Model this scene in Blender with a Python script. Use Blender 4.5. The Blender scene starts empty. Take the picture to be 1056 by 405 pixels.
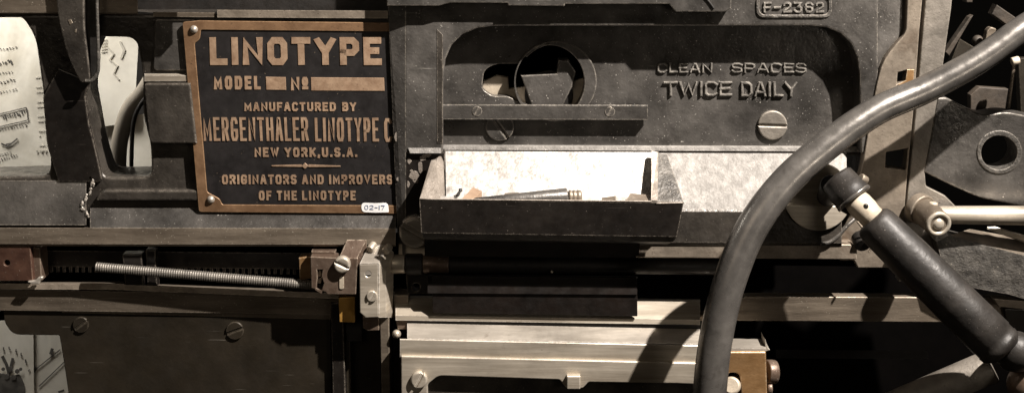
import bpy, math, random
from mathutils import Vector, Matrix
from mathutils.geometry import delaunay_2d_cdt
random.seed(7)
S = bpy.context.scene
COL = S.collection
R = math.radians

# ------------------------------------------------------------------ camera
F = 1300.0                      # focal length in photo pixels (photo is 1056 x 405)
PITCH = R(15)
DIST = 1.3
CAM = Vector((0, -DIST*math.cos(PITCH), DIST*math.sin(PITCH)))
FW = -CAM.normalized()
RT = Vector((1, 0, 0))
UP = RT.cross(FW)
cd = bpy.data.cameras.new('camera')
cam = bpy.data.objects.new('camera', cd); COL.objects.link(cam)
cam.location = CAM; cam.rotation_euler = (math.pi/2 - PITCH, 0, 0)
cd.sensor_width = 36; cd.lens = 36*F/1056; cd.clip_start = 0.05; cd.clip_end = 50
S.camera = cam

def P(px, py, d=0.0):
    """point on the upright plane d metres in front of the machine's datum face"""
    r = FW*F + RT*(px-528) + UP*(202.5-py)
    t = (-d - CAM.y)/r.y
    return CAM + r*t

# ------------------------------------------------------------------ world, view
w = bpy.data.worlds.new('World'); S.world = w; w.use_nodes = True
bg = w.node_tree.nodes['Background']
bg.inputs[0].default_value = (1.0, 0.82, 0.62, 1); bg.inputs[1].default_value = 0.010
S.view_settings.view_transform = 'Standard'; S.view_settings.look = 'None'
S.view_settings.exposure = 0; S.view_settings.gamma = 1

# ------------------------------------------------------------------ materials
def mat(name, c1, c2, metallic=0.0, rough=0.5, rough2=None, scale=60, bump=0.1, bscale=400,
        speck=0.0, speck_col=(0.6, 0.55, 0.48), streak=None, edge=None, edge_amt=0.5,
        stain=None, stain_thr=0.55, scratch=0.0, spec=0.5, wear=0.25):
    m = bpy.data.materials.new(name); m.use_nodes = True
    nt = m.node_tree; N = nt.nodes; L = nt.links
    b = N['Principled BSDF']
    b.inputs['Specular IOR Level'].default_value = spec
    tc = N.new('ShaderNodeTexCoord')
    geo = N.new('ShaderNodeNewGeometry')
    src = geo.outputs['Position']
    mp = N.new('ShaderNodeMapping'); L.new(src, mp.inputs['Vector'])
    if streak: mp.inputs['Scale'].default_value = streak
    def noise(sc, det=4, rgh=0.6, v=None, dist=0.0):
        n = N.new('ShaderNodeTexNoise'); n.inputs['Scale'].default_value = sc
        n.inputs['Detail'].default_value = det; n.inputs['Roughness'].default_value = rgh
        n.inputs['Distortion'].default_value = dist
        L.new(v or src, n.inputs['Vector']); return n.outputs['Fac']
    def ramp(fac, a, bb, lo=0.0, hi=1.0):
        r = N.new('ShaderNodeMapRange'); r.inputs['From Min'].default_value = a; r.inputs['From Max'].default_value = bb
        r.inputs['To Min'].default_value = lo; r.inputs['To Max'].default_value = hi
        L.new(fac, r.inputs['Value']); return r.outputs['Result']
    def mul(a, bb):
        r = N.new('ShaderNodeMath'); r.operation = 'MULTIPLY'; r.use_clamp = True
        for i, x in enumerate((a, bb)):
            if isinstance(x, (int, float)): r.inputs[i].default_value = x
            else: L.new(x, r.inputs[i])
        return r.outputs[0]
    def mix(fac, a, bb):
        r = N.new('ShaderNodeMix'); r.data_type = 'RGBA'; L.new(fac, r.inputs['Factor'])
        for k, x in ((6, a), (7, bb)):
            if isinstance(x, tuple): r.inputs[k].default_value = (*x, 1)
            else: L.new(x, r.inputs[k])
        return r.outputs[2]
    n1 = noise(scale, 6, 0.65, mp.outputs[0])
    col = mix(ramp(n1, 0.35, 0.68), c1, c2)
    if stain:
        n3 = noise(scale*0.45, 5, 0.7, None, 0.6)
        col = mix(ramp(n3, stain_thr, stain_thr+0.16), col, stain)
    if wear:
        nw = noise(9, 5, 0.65, None, 0.4)
        mw = N.new('ShaderNodeMix'); mw.data_type = 'RGBA'; mw.blend_type = 'MULTIPLY'; mw.inputs['Factor'].default_value = 1
        L.new(col, mw.inputs[6]); cr = N.new('ShaderNodeCombineColor'); wv = ramp(nw, 0.3, 0.7, 1-wear, 1+wear)
        for q in range(3): L.new(wv, cr.inputs[q])
        L.new(cr.outputs[0], mw.inputs[7]); col = mw.outputs[2]
    rg = ramp(noise(scale*2.3, 4, 0.6, mp.outputs[0]), 0.3, 0.7, rough, rough2 if rough2 is not None else rough+0.15)
    met = None
    if scratch:
        mp2 = N.new('ShaderNodeMapping'); mp2.inputs['Rotation'].default_value = (0.2, 0.9, 0.4)
        mp2.inputs['Scale'].default_value = (9, 60, 260); L.new(src, mp2.inputs['Vector'])
        ns = noise(2.2, 2, 0.5, mp2.outputs[0])
        f = mul(mul(ramp(ns, 0.71, 0.78), scratch*0.6), ramp(noise(35, 2), 0.45, 0.6))
        col = mix(f, col, speck_col)
    if speck:
        ns = noise(620, 2, 0.5); nb = noise(55, 3)
        f = mul(ramp(ns, 0.735 - 0.07*speck, 0.77 - 0.07*speck), ramp(nb, 0.4, 0.6))
        col = mix(f, col, speck_col)
    if edge:
        bv = N.new('ShaderNodeBevel'); bv.samples = 3; bv.inputs['Radius'].default_value = 0.0016
        dt = N.new('ShaderNodeVectorMath'); dt.operation = 'DOT_PRODUCT'
        L.new(bv.outputs[0], dt.inputs[0]); L.new(geo.outputs['Normal'], dt.inputs[1])
        e = ramp(dt.outputs['Value'], 0.985, 0.90)
        f = mul(mul(e, ramp(noise(260, 4, 0.7), 0.38, 0.6)), edge_amt)
        col = mix(f, col, edge)
    L.new(col, b.inputs['Base Color'])
    b.inputs['Metallic'].default_value = metallic
    L.new(rg, b.inputs['Roughness'])
    if bump:
        bp = N.new('ShaderNodeBump'); bp.inputs['Strength'].default_value = bump; bp.inputs['Distance'].default_value = 0.001
        L.new(noise(bscale, 4, 0.6, mp.outputs[0] if streak else None), bp.inputs['Height'])
        bp2 = N.new('ShaderNodeBump'); bp2.inputs['Strength'].default_value = min(1, bump*1.2); bp2.inputs['Distance'].default_value = 0.003
        L.new(noise(bscale*0.16, 3, 0.5), bp2.inputs['Height']); L.new(bp.outputs[0], bp2.inputs['Normal'])
        L.new(bp2.outputs[0], b.inputs['Normal'])
    return m

M = {}
M['cast'] = mat('cast_iron', (0.026, 0.0225, 0.019), (0.060, 0.053, 0.045), 0.15, 0.24, 0.45, 38, 0.32, 340, 0.45, (0.35, 0.31, 0.26),
                edge=(0.42, 0.37, 0.31), edge_amt=0.8, scratch=0.35, wear=0.4)
M['castrough'] = mat('rough_cast_iron', (0.05, 0.047, 0.043), (0.12, 0.112, 0.10), 0.25, 0.32, 0.55, 80, 0.8, 430, 0.9, (0.4, 0.36, 0.3),
                edge=(0.45, 0.4, 0.34), edge_amt=0.6, wear=0.35)
M['worn'] = mat('worn_cast_iron', (0.042, 0.039, 0.0355), (0.115, 0.107, 0.098), 0.35, 0.26, 0.46, 22, 0.3, 340, 0.6, (0.55, 0.52, 0.47),
                edge=(0.5, 0.45, 0.38), edge_amt=0.9, scratch=0.7, stain=(0.03, 0.027, 0.024), stain_thr=0.56, wear=0.35)
M['castletter'] = mat('worn_raised_letter_iron', (0.11, 0.103, 0.094), (0.40, 0.375, 0.335), 0.4, 0.26, 0.42, 160, 0.7, 420, 0.8, (0.6, 0.55, 0.48))
M['enamel'] = mat('black_enamel', (0.008, 0.0065, 0.0055), (0.015, 0.0125, 0.0105), 0.0, 0.28, 0.42, 60, 0.08, 300, 0.3, (0.22, 0.19, 0.16),
                edge=(0.4, 0.35, 0.29), edge_amt=0.8, scratch=0.35, wear=0.35)
M['dark'] = mat('dark_metal', (0.006, 0.005, 0.004), (0.014, 0.011, 0.009), 0.0, 0.5, 0.7, 40, 0.3, 300)  # near-black metal for interior and recessed parts
M['void'] = mat('unlit_black', (0.0008, 0.0006, 0.0005), (0.0016, 0.0012, 0.001), 0.0, 0.9, 1.0, 40, 0.0, spec=0.05)  # near-black colour stands in for unlit depth
M['greyiron'] = mat('grey_machined_iron', (0.15, 0.135, 0.115), (0.25, 0.225, 0.195), 0.4, 0.42, 0.6, 55, 0.3, 360, 0.9,
                (0.07, 0.06, 0.05), None, (0.55, 0.5, 0.42), 0.8, scratch=0.4)
M['dimiron'] = mat('dimmed_iron', (0.03, 0.025, 0.02), (0.07, 0.055, 0.042), 0.1, 0.5, 0.7, 55, 0.3, 360)  # iron colour darkened to stand in for the dim corner
M['thread'] = mat('grey_threaded_steel', (0.11, 0.10, 0.088), (0.20, 0.185, 0.16), 0.4, 0.35, 0.5, 90, 0.1, 360, 0.4, wear=0.4)
M['panel'] = mat('brown_black_panel', (0.017, 0.0135, 0.009), (0.028, 0.022, 0.015), 0.1, 0.36, 0.5, 24, 0.12, 300, 0.0,
                scratch=0.45, edge=(0.2, 0.17, 0.13), edge_amt=0.5)
M['steel'] = mat('brushed_steel', (0.34, 0.295, 0.235), (0.56, 0.505, 0.42), 0.5, 0.32, 0.5, 30, 0.10, 260, 0.3,
                (0.12, 0.09, 0.06), (0.25, 1, 5), (0.85, 0.8, 0.72), 0.9, stain=(0.2, 0.16, 0.12), stain_thr=0.6, scratch=0.35)
M['bright'] = mat('bright_steel', (0.30, 0.27, 0.23), (0.46, 0.42, 0.365), 0.5, 0.28, 0.45, 40, 0.14, 240, 0.5,
                (0.1, 0.08, 0.06), (0.4, 1, 4), (0.8, 0.75, 0.68), 0.9, stain=(0.16, 0.13, 0.10), stain_thr=0.60, scratch=0.4, wear=0.3)
M['oldsteel'] = mat('tarnished_steel', (0.13, 0.105, 0.08), (0.24, 0.2, 0.155), 0.55, 0.4, 0.6, 30, 0.2, 300, 0.8,
                (0.6, 0.55, 0.45), (0.3, 1, 3), (0.6, 0.52, 0.42), 0.8, scratch=0.4)
M['tan'] = mat('tan_machined_iron', (0.17, 0.142, 0.112), (0.28, 0.238, 0.19), 0.5, 0.42, 0.6, 45, 0.25, 320, 1.0,
                (0.08, 0.06, 0.045), None, (0.6, 0.52, 0.42), 0.8, stain=(0.12, 0.09, 0.065), stain_thr=0.58, scratch=0.5)
M['ledge'] = mat('bare_ledge_iron', (0.15, 0.142, 0.131), (0.255, 0.243, 0.227), 0.1, 0.5, 0.75, 110, 0.6, 420, 1.2,
                (0.45, 0.42, 0.38), stain=(0.15, 0.135, 0.115), stain_thr=0.62, scratch=0.3, wear=0.25, spec=0.4)
M['glarelin'] = mat('glare_lining', (0.28, 0.265, 0.245), (0.56, 0.54, 0.51), 0.25, 0.36, 0.6, 130, 0.5, 300, 1.0,
                (0.12, 0.1, 0.08), stain=(0.13, 0.11, 0.09), stain_thr=0.60, scratch=0.5, wear=0.4)  # pale colour carries lamp glare on the ledge; stains and scratches are wear
M['chip'] = mat('bared_primer', (0.22, 0.19, 0.16), (0.34, 0.3, 0.26), 0.4, 0.4, 0.6, 90, 0.4, 420, 0.9)
M['brassold'] = mat('brown_brass', (0.15, 0.085, 0.045), (0.24, 0.145, 0.08), 0.35, 0.4, 0.6, 50, 0.15, 300, 0.8,
                (0.06, 0.04, 0.03), None, (0.55, 0.36, 0.2), 0.6, stain=(0.13, 0.075, 0.04), stain_thr=0.6)
M['letter'] = mat('copper_lettering', (0.24, 0.155, 0.10), (0.37, 0.26, 0.175), 0.25, 0.4, 0.55, 110, 0.15, 300, 1.0, (0.06, 0.04, 0.03),
                stain=(0.17, 0.095, 0.055), stain_thr=0.6, wear=0.3)
M['brass'] = mat('yellow_brass', (0.5, 0.27, 0.06), (0.66, 0.38, 0.10), 0.55, 0.35, 0.5, 60, 0.15, 300, 0.5,
                (0.2, 0.1, 0.04), None, (0.85, 0.6, 0.3), 0.8)
M['bronze'] = mat('bronze_block', (0.26, 0.145, 0.06), (0.36, 0.215, 0.10), 0.5, 0.38, 0.5, 55, 0.15, 300, 0.7,
                (0.08, 0.05, 0.03), (1, 1, 2), (0.8, 0.68, 0.5), 0.9, scratch=0.4)
M['plateblack'] = mat('plate_black', (0.010, 0.009, 0.009), (0.019, 0.017, 0.017), 0.0, 0.35, 0.5, 50, 0.08, 200, 0.1, (0.2, 0.15, 0.1), scratch=0.3)
M['rust'] = mat('brown_oxide', (0.045, 0.02, 0.013), (0.085, 0.042, 0.027), 0.2, 0.5, 0.65, 60, 0.2, 300, 0.3,
                edge=(0.3, 0.22, 0.16), edge_amt=0.7)
M['bracket'] = mat('brown_steel', (0.10, 0.066, 0.048), (0.17, 0.125, 0.095), 0.45, 0.32, 0.5, 60, 0.25, 300, 0.6,
                edge=(0.55, 0.46, 0.36), edge_amt=0.9, scratch=0.5)
M['rubber'] = mat('grey_rubber', (0.12, 0.112, 0.103), (0.20, 0.187, 0.172), 0.65, 0.22, 0.36, 45, 0.07, 240, 0.4, (0.26, 0.24, 0.21), spec=0.8,
                stain=(0.07, 0.062, 0.054), stain_thr=0.60, scratch=0.4, wear=0.3)
M['grip'] = mat('dark_grip', (0.009, 0.008, 0.007), (0.024, 0.021, 0.0185), 0.0, 0.40, 0.60, 34, 0.3, 220, 0.45, (0.16, 0.14, 0.125), scratch=0.6, wear=0.4, spec=0.35)
M['brownblack'] = mat('brown_black', (0.004, 0.003, 0.0024), (0.009, 0.006, 0.0045), 0.0, 0.4, 0.6, 40, 0.2, 300, spec=0.3)  # very dark brown for the tray underside and guard
M['cream'] = mat('cream_metal', (0.42, 0.36, 0.28), (0.55, 0.48, 0.38), 0.3, 0.45, 0.6, 80, 0.2, 300, 0.6, (0.2, 0.15, 0.1))
M['paper'] = mat('printed_paper', (0.70, 0.66, 0.58), (0.80, 0.77, 0.70), 0.0, 0.8, 0.9, 12, 0.03, 80, stain=(0.52, 0.48, 0.4), stain_thr=0.56)
M['ink'] = mat('printing_ink', (0.06, 0.055, 0.05), (0.14, 0.13, 0.12), 0.0, 0.8, 0.9, 60, 0.0)
M['inkgrey'] = mat('faint_ink', (0.42, 0.40, 0.35), (0.58, 0.55, 0.49), 0.0, 0.8, 0.9, 60, 0.0)
M['tube'] = mat('matt_grey_brown_tube', (0.26, 0.23, 0.19), (0.33, 0.29, 0.24), 0.0, 0.7, 0.8, 20, 0.05)
M['wash'] = mat('pale_wash', (0.50, 0.47, 0.41), (0.60, 0.57, 0.50), 0.0, 0.8, 0.9, 60, 0.0)
M['white'] = mat('white_sticker_paper', (0.78, 0.78, 0.78), (0.86, 0.86, 0.86), 0.0, 0.5, 0.6, 60, 0.05, 100)
M['blueink'] = mat('blue_ink', (0.12, 0.16, 0.26), (0.2, 0.24, 0.34), 0.0, 0.6, 0.7, 60, 0.0)
M['wood'] = mat('bare_wood', (0.20, 0.13, 0.085), (0.30, 0.21, 0.14), 0.0, 0.6, 0.7, 50, 0.1, 200, streak=(1, 1, 6))
M['wall'] = mat('dark_workshop', (0.004, 0.003, 0.002), (0.008, 0.006, 0.004), 0.0, 0.8, 0.9, 3, 0.0)  # near-black colour puts the unlit distance into the wall

# ------------------------------------------------------------------ object helpers
def thing(name, label, cat, loc, group=None, kind=None):
    o = bpy.data.objects.new(name, None); COL.objects.link(o)
    o.location = loc; o.empty_display_size = 0.02
    o['label'] = label; o['category'] = cat
    if group: o['group'] = group
    if kind: o['kind'] = kind
    return o
def tag(o, label, cat, group=None, kind=None):
    o['label'] = label; o['category'] = cat
    if group: o['group'] = group
    if kind: o['kind'] = kind
    return o
def org(o):
    """world position of a thing or part"""
    v = Vector(o.location)
    while o.parent: o = o.parent; v += o.location
    return v
def link(name, me, m, parent=None):
    if m: me.materials.append(M[m] if isinstance(m, str) else m)
    o = bpy.data.objects.new(name, me); COL.objects.link(o)
    if len(me.vertices):
        if parent is None:
            c = sum((v.co for v in me.vertices), Vector())/len(me.vertices)
            me.transform(Matrix.Translation(-c)); o.location = c
        else:
            o.parent = parent
            c = sum((v.co for v in me.vertices), Vector())/len(me.vertices)
            me.transform(Matrix.Translation(-c)); o.location = c - org(parent)
    return o
def geo_join(geos):
    V, Fc, sm = [], [], []
    for g in geos:
        k = len(V); V += g[0]; Fc += [tuple(i+k for i in f) for f in g[1]]; sm += g[2]
    return V, Fc, sm
def obj(name, geos, m, parent=None):
    V, Fc, sm = geo_join(geos)
    me = bpy.data.meshes.new(name); me.from_pydata([tuple(v) for v in V], [], Fc)
    me.polygons.foreach_set('use_smooth', sm); me.update(); me.validate()
    return link(name, me, m, parent)

def fillet(pts, r, n=5):
    out = []; k = len(pts)
    for i in range(k):
        p = pts[i]; rr = p[2] if len(p) > 2 else r
        a = Vector(pts[i-1][:2]); c = Vector(p[:2]); b = Vector(pts[(i+1) % k][:2])
        if rr <= 0: out.append(tuple(c)); continue
        u = a-c; v = b-c
        t = min(rr, u.length*0.49, v.length*0.49)
        p0 = c+u.normalized()*t; p1 = c+v.normalized()*t
        for j in range(n+1):
            s = j/n; q = p0*(1-s)**2 + c*2*s*(1-s) + p1*s*s
            out.append((q.x, q.y))
    return out
def circ(cx, cy, rx, ry=None, n=40, a0=0, a1=360):
    ry = ry or rx
    full = abs(a1-a0) >= 360
    k = n if full else n+1
    return [(cx+rx*math.cos(R(a0+(a1-a0)*i/n)), cy-ry*math.sin(R(a0+(a1-a0)*i/n))) for i in range(k)]

def inset(loop, q):
    """move a counter-clockwise loop of 2D points inward by q (outward for a clockwise hole)"""
    out = []; n = len(loop)
    for i in range(n):
        p = loop[i]; t1 = p-loop[i-1]; t2 = loop[(i+1) % n]-p
        if t1.length < 1e-7: t1 = t2
        if t2.length < 1e-7: t2 = t1
        n1 = Vector((-t1.y, t1.x)).normalized(); n2 = Vector((-t2.y, t2.x)).normalized()
        m = n1+n2; m = m.normalized() if m.length > 1e-4 else n1
        out.append(p+m*(q/max(0.55, m.dot(n1))))
    return out
def slab_geo(pts, d, t, bev=0.001, holes=(), r=0, bres=2):
    """plate with the outline pts (given on the plane d), t thick, front edges rounded by bev"""
    bev = min(bev, t*0.8); loops = []
    for k, poly in enumerate([pts, *holes]):
        poly = fillet(poly, r) if (r or any(len(p) > 2 for p in poly)) else poly
        w3 = [P(p[0], p[1], d) for p in poly]
        lp = []
        for v in w3:
            q = Vector((v.x, v.z))
            if not lp or (q-lp[-1]).length > 2e-5: lp.append(q)
        if (lp[0]-lp[-1]).length < 2e-5: lp.pop()
        area = sum(lp[i-1].x*lp[i].y-lp[i].x*lp[i-1].y for i in range(len(lp)))
        if (area > 0) != (k == 0): lp.reverse()
        loops.append(lp)
    steps = [(0.0, t)]+[(bev*(1-math.cos(math.pi/2*s/(bres+1))), bev*(1-math.sin(math.pi/2*s/(bres+1)))) for s in range(bres+2)]
    V, Fc = [], []
    rings = []
    for q, dep in steps:
        ring = []
        for lp in loops:
            b0 = len(V)
            V += [Vector((p.x, -d+dep, p.y)) for p in inset(lp, q)]
            ring.append((b0, len(lp)))
        rings.append(ring)
    for a, b in zip(rings, rings[1:]):
        for (a0, n), (b0, _) in zip(a, b):
            Fc += [(a0+i, a0+(i+1) % n, b0+(i+1) % n, b0+i) for i in range(n)]
    for ring, flip in ((rings[0], True), (rings[-1], False)):
        pts2 = [Vector((V[b0+i].x, V[b0+i].z)) for b0, n in ring for i in range(n)]
        ed = []; k0 = 0
        for b0, n in ring: ed += [(k0+i, k0+(i+1) % n) for i in range(n)]; k0 += n
        vs, _, tris, _, _, _ = delaunay_2d_cdt(pts2, ed, [], 0, 1e-7)
        yy = V[ring[0][0]].y; base_ = len(V); V += [Vector((p.x, yy, p.y)) for p in vs]
        for tr in tris:
            a, b, c = (vs[q] for q in tr)
            if abs((b-a).cross(c-a)) < 1e-13: continue
            g = (a+b+c)/3; inside = False
            for e0, e1 in ed:
                p, q = pts2[e0], pts2[e1]
                if (p.y > g.y) != (q.y > g.y) and g.x < (q.x-p.x)*(g.y-p.y)/(q.y-p.y)+p.x: inside = not inside
            if not inside: continue
            ar = (b-a).cross(c-a)
            t3 = tuple(base_+q for q in tr)
            Fc.append(t3 if (ar > 0) != flip else t3[::-1])
    return V, Fc, [False]*len(Fc)
def slab(name, pts, d, t, m, parent=None, **k):
    return obj(name, [slab_geo(pts, d, t, **k)], m, parent)
def rect(x0, y0, x1, y1): return [(x0, y0), (x1, y0), (x1, y1), (x0, y1)]

def loft_geo(sections, closed=True, caps=True, smooth=False):
    """sections: lists of world points, all of one length"""
    n = len(sections[0]); V = [p for s in sections for p in s]; Fc = []; sm = []
    for i in range(len(sections)-1):
        for j in range(n if closed else n-1):
            a = i*n+j; b = i*n+(j+1) % n
            Fc.append((a, b, b+n, a+n)); sm.append(smooth)
    if caps:
        Fc.append(tuple(range(n))[::-1]); Fc.append(tuple(range((len(sections)-1)*n, len(sections)*n))); sm += [False, False]
    return V, Fc, sm
def bar_geo(prof, x0, x1, ys=None, dx=None):
    """a bar running along the picture: prof = [(y, d)...] section at x0; the section at x1 is shifted by ys"""
    a = [P(x0, y, d) for y, d in prof]
    b = [P(x1, y+(ys or 0), d) for y, d in prof]
    return loft_geo([a, b])
def lathe_geo(p0, p1, prof, n=32, smooth=True):
    """prof = [(t along p0-p1 in 0..1 or metres if abs, radius)]"""
    ax = (p1-p0); Ln = ax.length; ax.normalize()
    u = ax.cross(Vector((0, 0, 1)));
    if u.length < 0.05: u = ax.cross(Vector((1, 0, 0)))
    u.normalize(); v = ax.cross(u)
    secs = [[p0+ax*(t*Ln)+(u*math.cos(2*math.pi*i/n)+v*math.sin(2*math.pi*i/n))*max(r, 1e-5) for i in range(n)] for t, r in prof]
    V, Fc, sm = loft_geo(secs, smooth=smooth)
    return V, Fc, sm
def cyl_geo(p0, p1, r, r2=None, b=0.0012, n=32):
    r2 = r if r2 is None else r2; L_ = (p1-p0).length; b = min(b, L_*0.3); q = b/L_
    V, Fc, sm = lathe_geo(p0, p1, [(0, r-b), (q*0.3, r-b*0.3), (q, r), (1-q, r2), (1-q*0.3, r2-b*0.3), (1, r2-b)], n)
    return V, Fc, sm
def tube_geo(path, n=24, sub=8):
    """path: [(world point, radius)], smoothed with Catmull-Rom"""
    pts = []
    for i in range(len(path)-1):
        a = path[max(i-1, 0)]; b = path[i]; c = path[i+1]; e = path[min(i+2, len(path)-1)]
        for j in range(sub):
            s = j/sub
            q = 0.5*((2*b[0])+(c[0]-a[0])*s+(2*a[0]-5*b[0]+4*c[0]-e[0])*s*s+(-a[0]+3*b[0]-3*c[0]+e[0])*s**3)
            pts.append((q, b[1]+(c[1]-b[1])*s))
    pts.append(path[-1])
    secs = []; u = None
    for i, (p, r) in enumerate(pts):
        t = (pts[min(i+1, len(pts)-1)][0]-pts[max(i-1, 0)][0]).normalized()
        if u is None: u = t.cross(Vector((0, 1, 0.2))).normalized()
        u = (u-t*u.dot(t)).normalized(); v = t.cross(u)
        secs.append([p+(u*math.cos(2*math.pi*k/n)+v*math.sin(2*math.pi*k/n))*r for k in range(n)])
    return loft_geo(secs, smooth=True)
def seg(cx, cy, r, ang, gap, side, n=20):
    """circular segment either side of a screwdriver slot"""
    off = gap/2; a = math.acos(min(1, off/r)); base = ang+90*side
    return [(cx+r*math.cos(R(base)+t), cy-r*math.sin(R(base)+t)) for t in [(-a+2*a*i/n) for i in range(n+1)]]
def screw(px, py, d, r, ang=30, h=0.004, m='steel', parent=None, label=None, gap=None):
    gap = gap or r*0.28
    g = [slab_geo(seg(px, py, r, ang, gap, s), d+h, h*0.96, bev=min(h*0.45, r*0.0003), bres=3) for s in (1, -1)]
    g.append(slab_geo(circ(px, py, r*0.93, n=32), d+h*0.45, h*0.5, bev=0.0003))
    o = obj('screw', g, m, parent)
    if label: o['label'] = label
    return o
def sheet(name, corners, m, parent=None):
    """four (px,py,d) corners as a thin solid sheet"""
    f = [P(*c) for c in corners]; k = [p+Vector((0, 0.001, 0)) for p in f]
    return obj(name, [loft_geo([f, k])], m, parent)

# ------------------------------------------------------------------ block lettering
G = {
 'A': (1, [[(0, 0), (.42, 1), (.58, 1), (1, 0)], [(.17, .3), (.83, .3)]]),
 'B': (.92, [[(0, 0), (0, 1), (.75, 1), (.95, .87), (.95, .65), (.75, .53), (0, .53)], [(.75, .53), (1, .4), (1, .14), (.78, 0), (0, 0)]]),
 'C': (.92, [[(.97, .88), (.76, 1), (.22, 1), (0, .84), (0, .16), (.22, 0), (.76, 0), (.97, .12)]]),
 'D': (.95, [[(0, 0), (0, 1), (.72, 1), (1, .8), (1, .2), (.72, 0), (0, 0)]]),
 'E': (.82, [[(1, 1), (0, 1), (0, 0), (1, 0)], [(0, .52), (.8, .52)]]),
 'F': (.8, [[(1, 1), (0, 1), (0, 0)], [(0, .5), (.8, .5)]]),
 'G': (.95, [[(1, .80), (1, .87), (.78, 1), (.22, 1), (0, .82), (0, .18), (.22, 0), (.78, 0), (1, .15), (1, .45), (.6, .45)]]),
 'H': (.95, [[(0, 0), (0, 1)], [(1, 0), (1, 1)], [(0, .5), (1, .5)]]),
 'I': (.0, [[(0, 0), (0, 1)]]),
 'K': (.95, [[(0, 0), (0, 1)], [(1, 1), (.12, .42)], [(.35, .6), (1, 0)]]),
 'L': (.78, [[(0, 1), (0, 0), (1, 0)]]),
 'M': (1.2, [[(0, 0), (0, 1), (.5, .25), (1, 1), (1, 0)]]),
 'N': (1, [[(0, 0), (0, 1), (1, 0), (1, 1)]]),
 'O': (.95, [[(.5, 0), (.22, 0), (0, .18), (0, .82), (.22, 1), (.78, 1), (1, .82), (1, .18), (.78, 0), (.5, 0)]]),
 'P': (.9, [[(0, 0), (0, 1), (.75, 1), (1, .85), (1, .58), (.75, .43), (0, .43)]]),
 'R': (.92, [[(0, 0), (0, 1), (.75, 1), (1, .87), (1, .62), (.75, .48), (0, .48)], [(.6, .48), (1, 0)]]),
 'S': (.9, [[(.98, .87), (.78, 1), (.22, 1), (0, .86), (0, .66), (.2, .53), (.8, .47), (1, .34), (1, .14), (.78, 0), (.22, 0), (.02, .13)]]),
 'T': (.88, [[(0, 1), (1, 1)], [(.5, 1), (.5, 0)]]),
 'U': (.95, [[(0, 1), (0, .18), (.22, 0), (.78, 0), (1, .18), (1, 1)]]),
 'V': (1, [[(0, 1), (.5, 0), (1, 1)]]),
 'W': (1.4, [[(0, 1), (.25, 0), (.5, .8), (.75, 0), (1, 1)]]),
 'Y': (1, [[(0, 1), (.5, .45), (1, 1)], [(.5, .45), (.5, 0)]]),
 '0': (.8, [[(.5, 0), (.22, 0), (0, .18), (0, .82), (.22, 1), (.78, 1), (1, .82), (1, .18), (.78, 0), (.5, 0)]]),
 '1': (.0, [[(0, 0), (0, 1)]]),
 '2': (.85, [[(0, .83), (0, .88), (.22, 1), (.78, 1), (1, .86), (1, .62), (0, .1), (0, 0), (1, 0)]]),
 '3': (.85, [[(0, 1), (1, 1), (.5, .6), (.8, .58), (1, .4), (1, .15), (.78, 0), (.22, 0), (0, .15)]]),
 '6': (.85, [[(1, .85), (.78, 1), (.22, 1), (0, .82), (0, .18), (.22, 0), (.78, 0), (1, .15), (1, .4), (.78, .55), (0, .55)]]),
 '7': (.85, [[(0, 1), (1, 1), (.35, 0)]]),
 '-': (.6, [[(0, .48), (1, .48)]]),
 '.': (.0, [[(0, 0), (0, .04)]]),
 ',': (.0, [[(0, .04), (-.1, -.16)]]),
 'o': (.55, [[(.5, .42), (.2, .42), (0, .55), (0, .87), (.2, 1), (.8, 1), (1, .87), (1, .55), (.8, .42), (.5, .42)], [(0, .1), (1, .1)]]),
}
def stroke_geo(pl, hw, d, h, top, lift, clip=None, jit=0.0):
    """pl: pixel polyline; hw: half width in pixels; raised by h with a top narrowed to `top`"""
    n = len(pl); pts = [Vector(p) for p in pl]; closed = (pts[0]-pts[-1]).length < 1e-4 and n > 3
    if jit and not closed: pts = [p+Vector((random.uniform(-jit, jit), random.uniform(-jit, jit))) for p in pts]
    L_, R_ = [], []
    for i in range(n):
        if closed and i in (0, n-1): a = (pts[1]-pts[0]).normalized(); b = (pts[-1]-pts[-2]).normalized(); t1, t2 = b, a
        else:
            t1 = (pts[i]-pts[i-1]).normalized() if i > 0 else None
            t2 = (pts[i+1]-pts[i]).normalized() if i < n-1 else None
            t1 = t1 or t2; t2 = t2 or t1
        n1 = Vector((-t1.y, t1.x)); n2 = Vector((-t2.y, t2.x)); m = (n1+n2)
        m = m.normalized() if m.length > 1e-3 else n1
        k = 1/max(0.5, m.dot(n1)); L_.append(m*k); R_.append(m*k)
    secs = []
    for i in range(n):
        p = pts[i]; o = L_[i]
        e = Vector((0, 0))
        def q(s, dd):
            v = p+o*hw*s
            if not closed and i in (0, n-1): v += (pts[0]-pts[1] if i == 0 else pts[-1]-pts[-2]).normalized()*hw*(1 if abs(s) > .99 else .9)
            y = v.y
            if clip: e_ = hw*(1-abs(s)); y = min(max(y, clip[0]+e_), clip[1]-e_)
            return P(v.x, y, dd)
        secs.append([q(1, d-0.0004), q(top, d+h+lift), q(-top, d+h+lift), q(-1, d-0.0004)])
    return loft_geo(secs)
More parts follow.
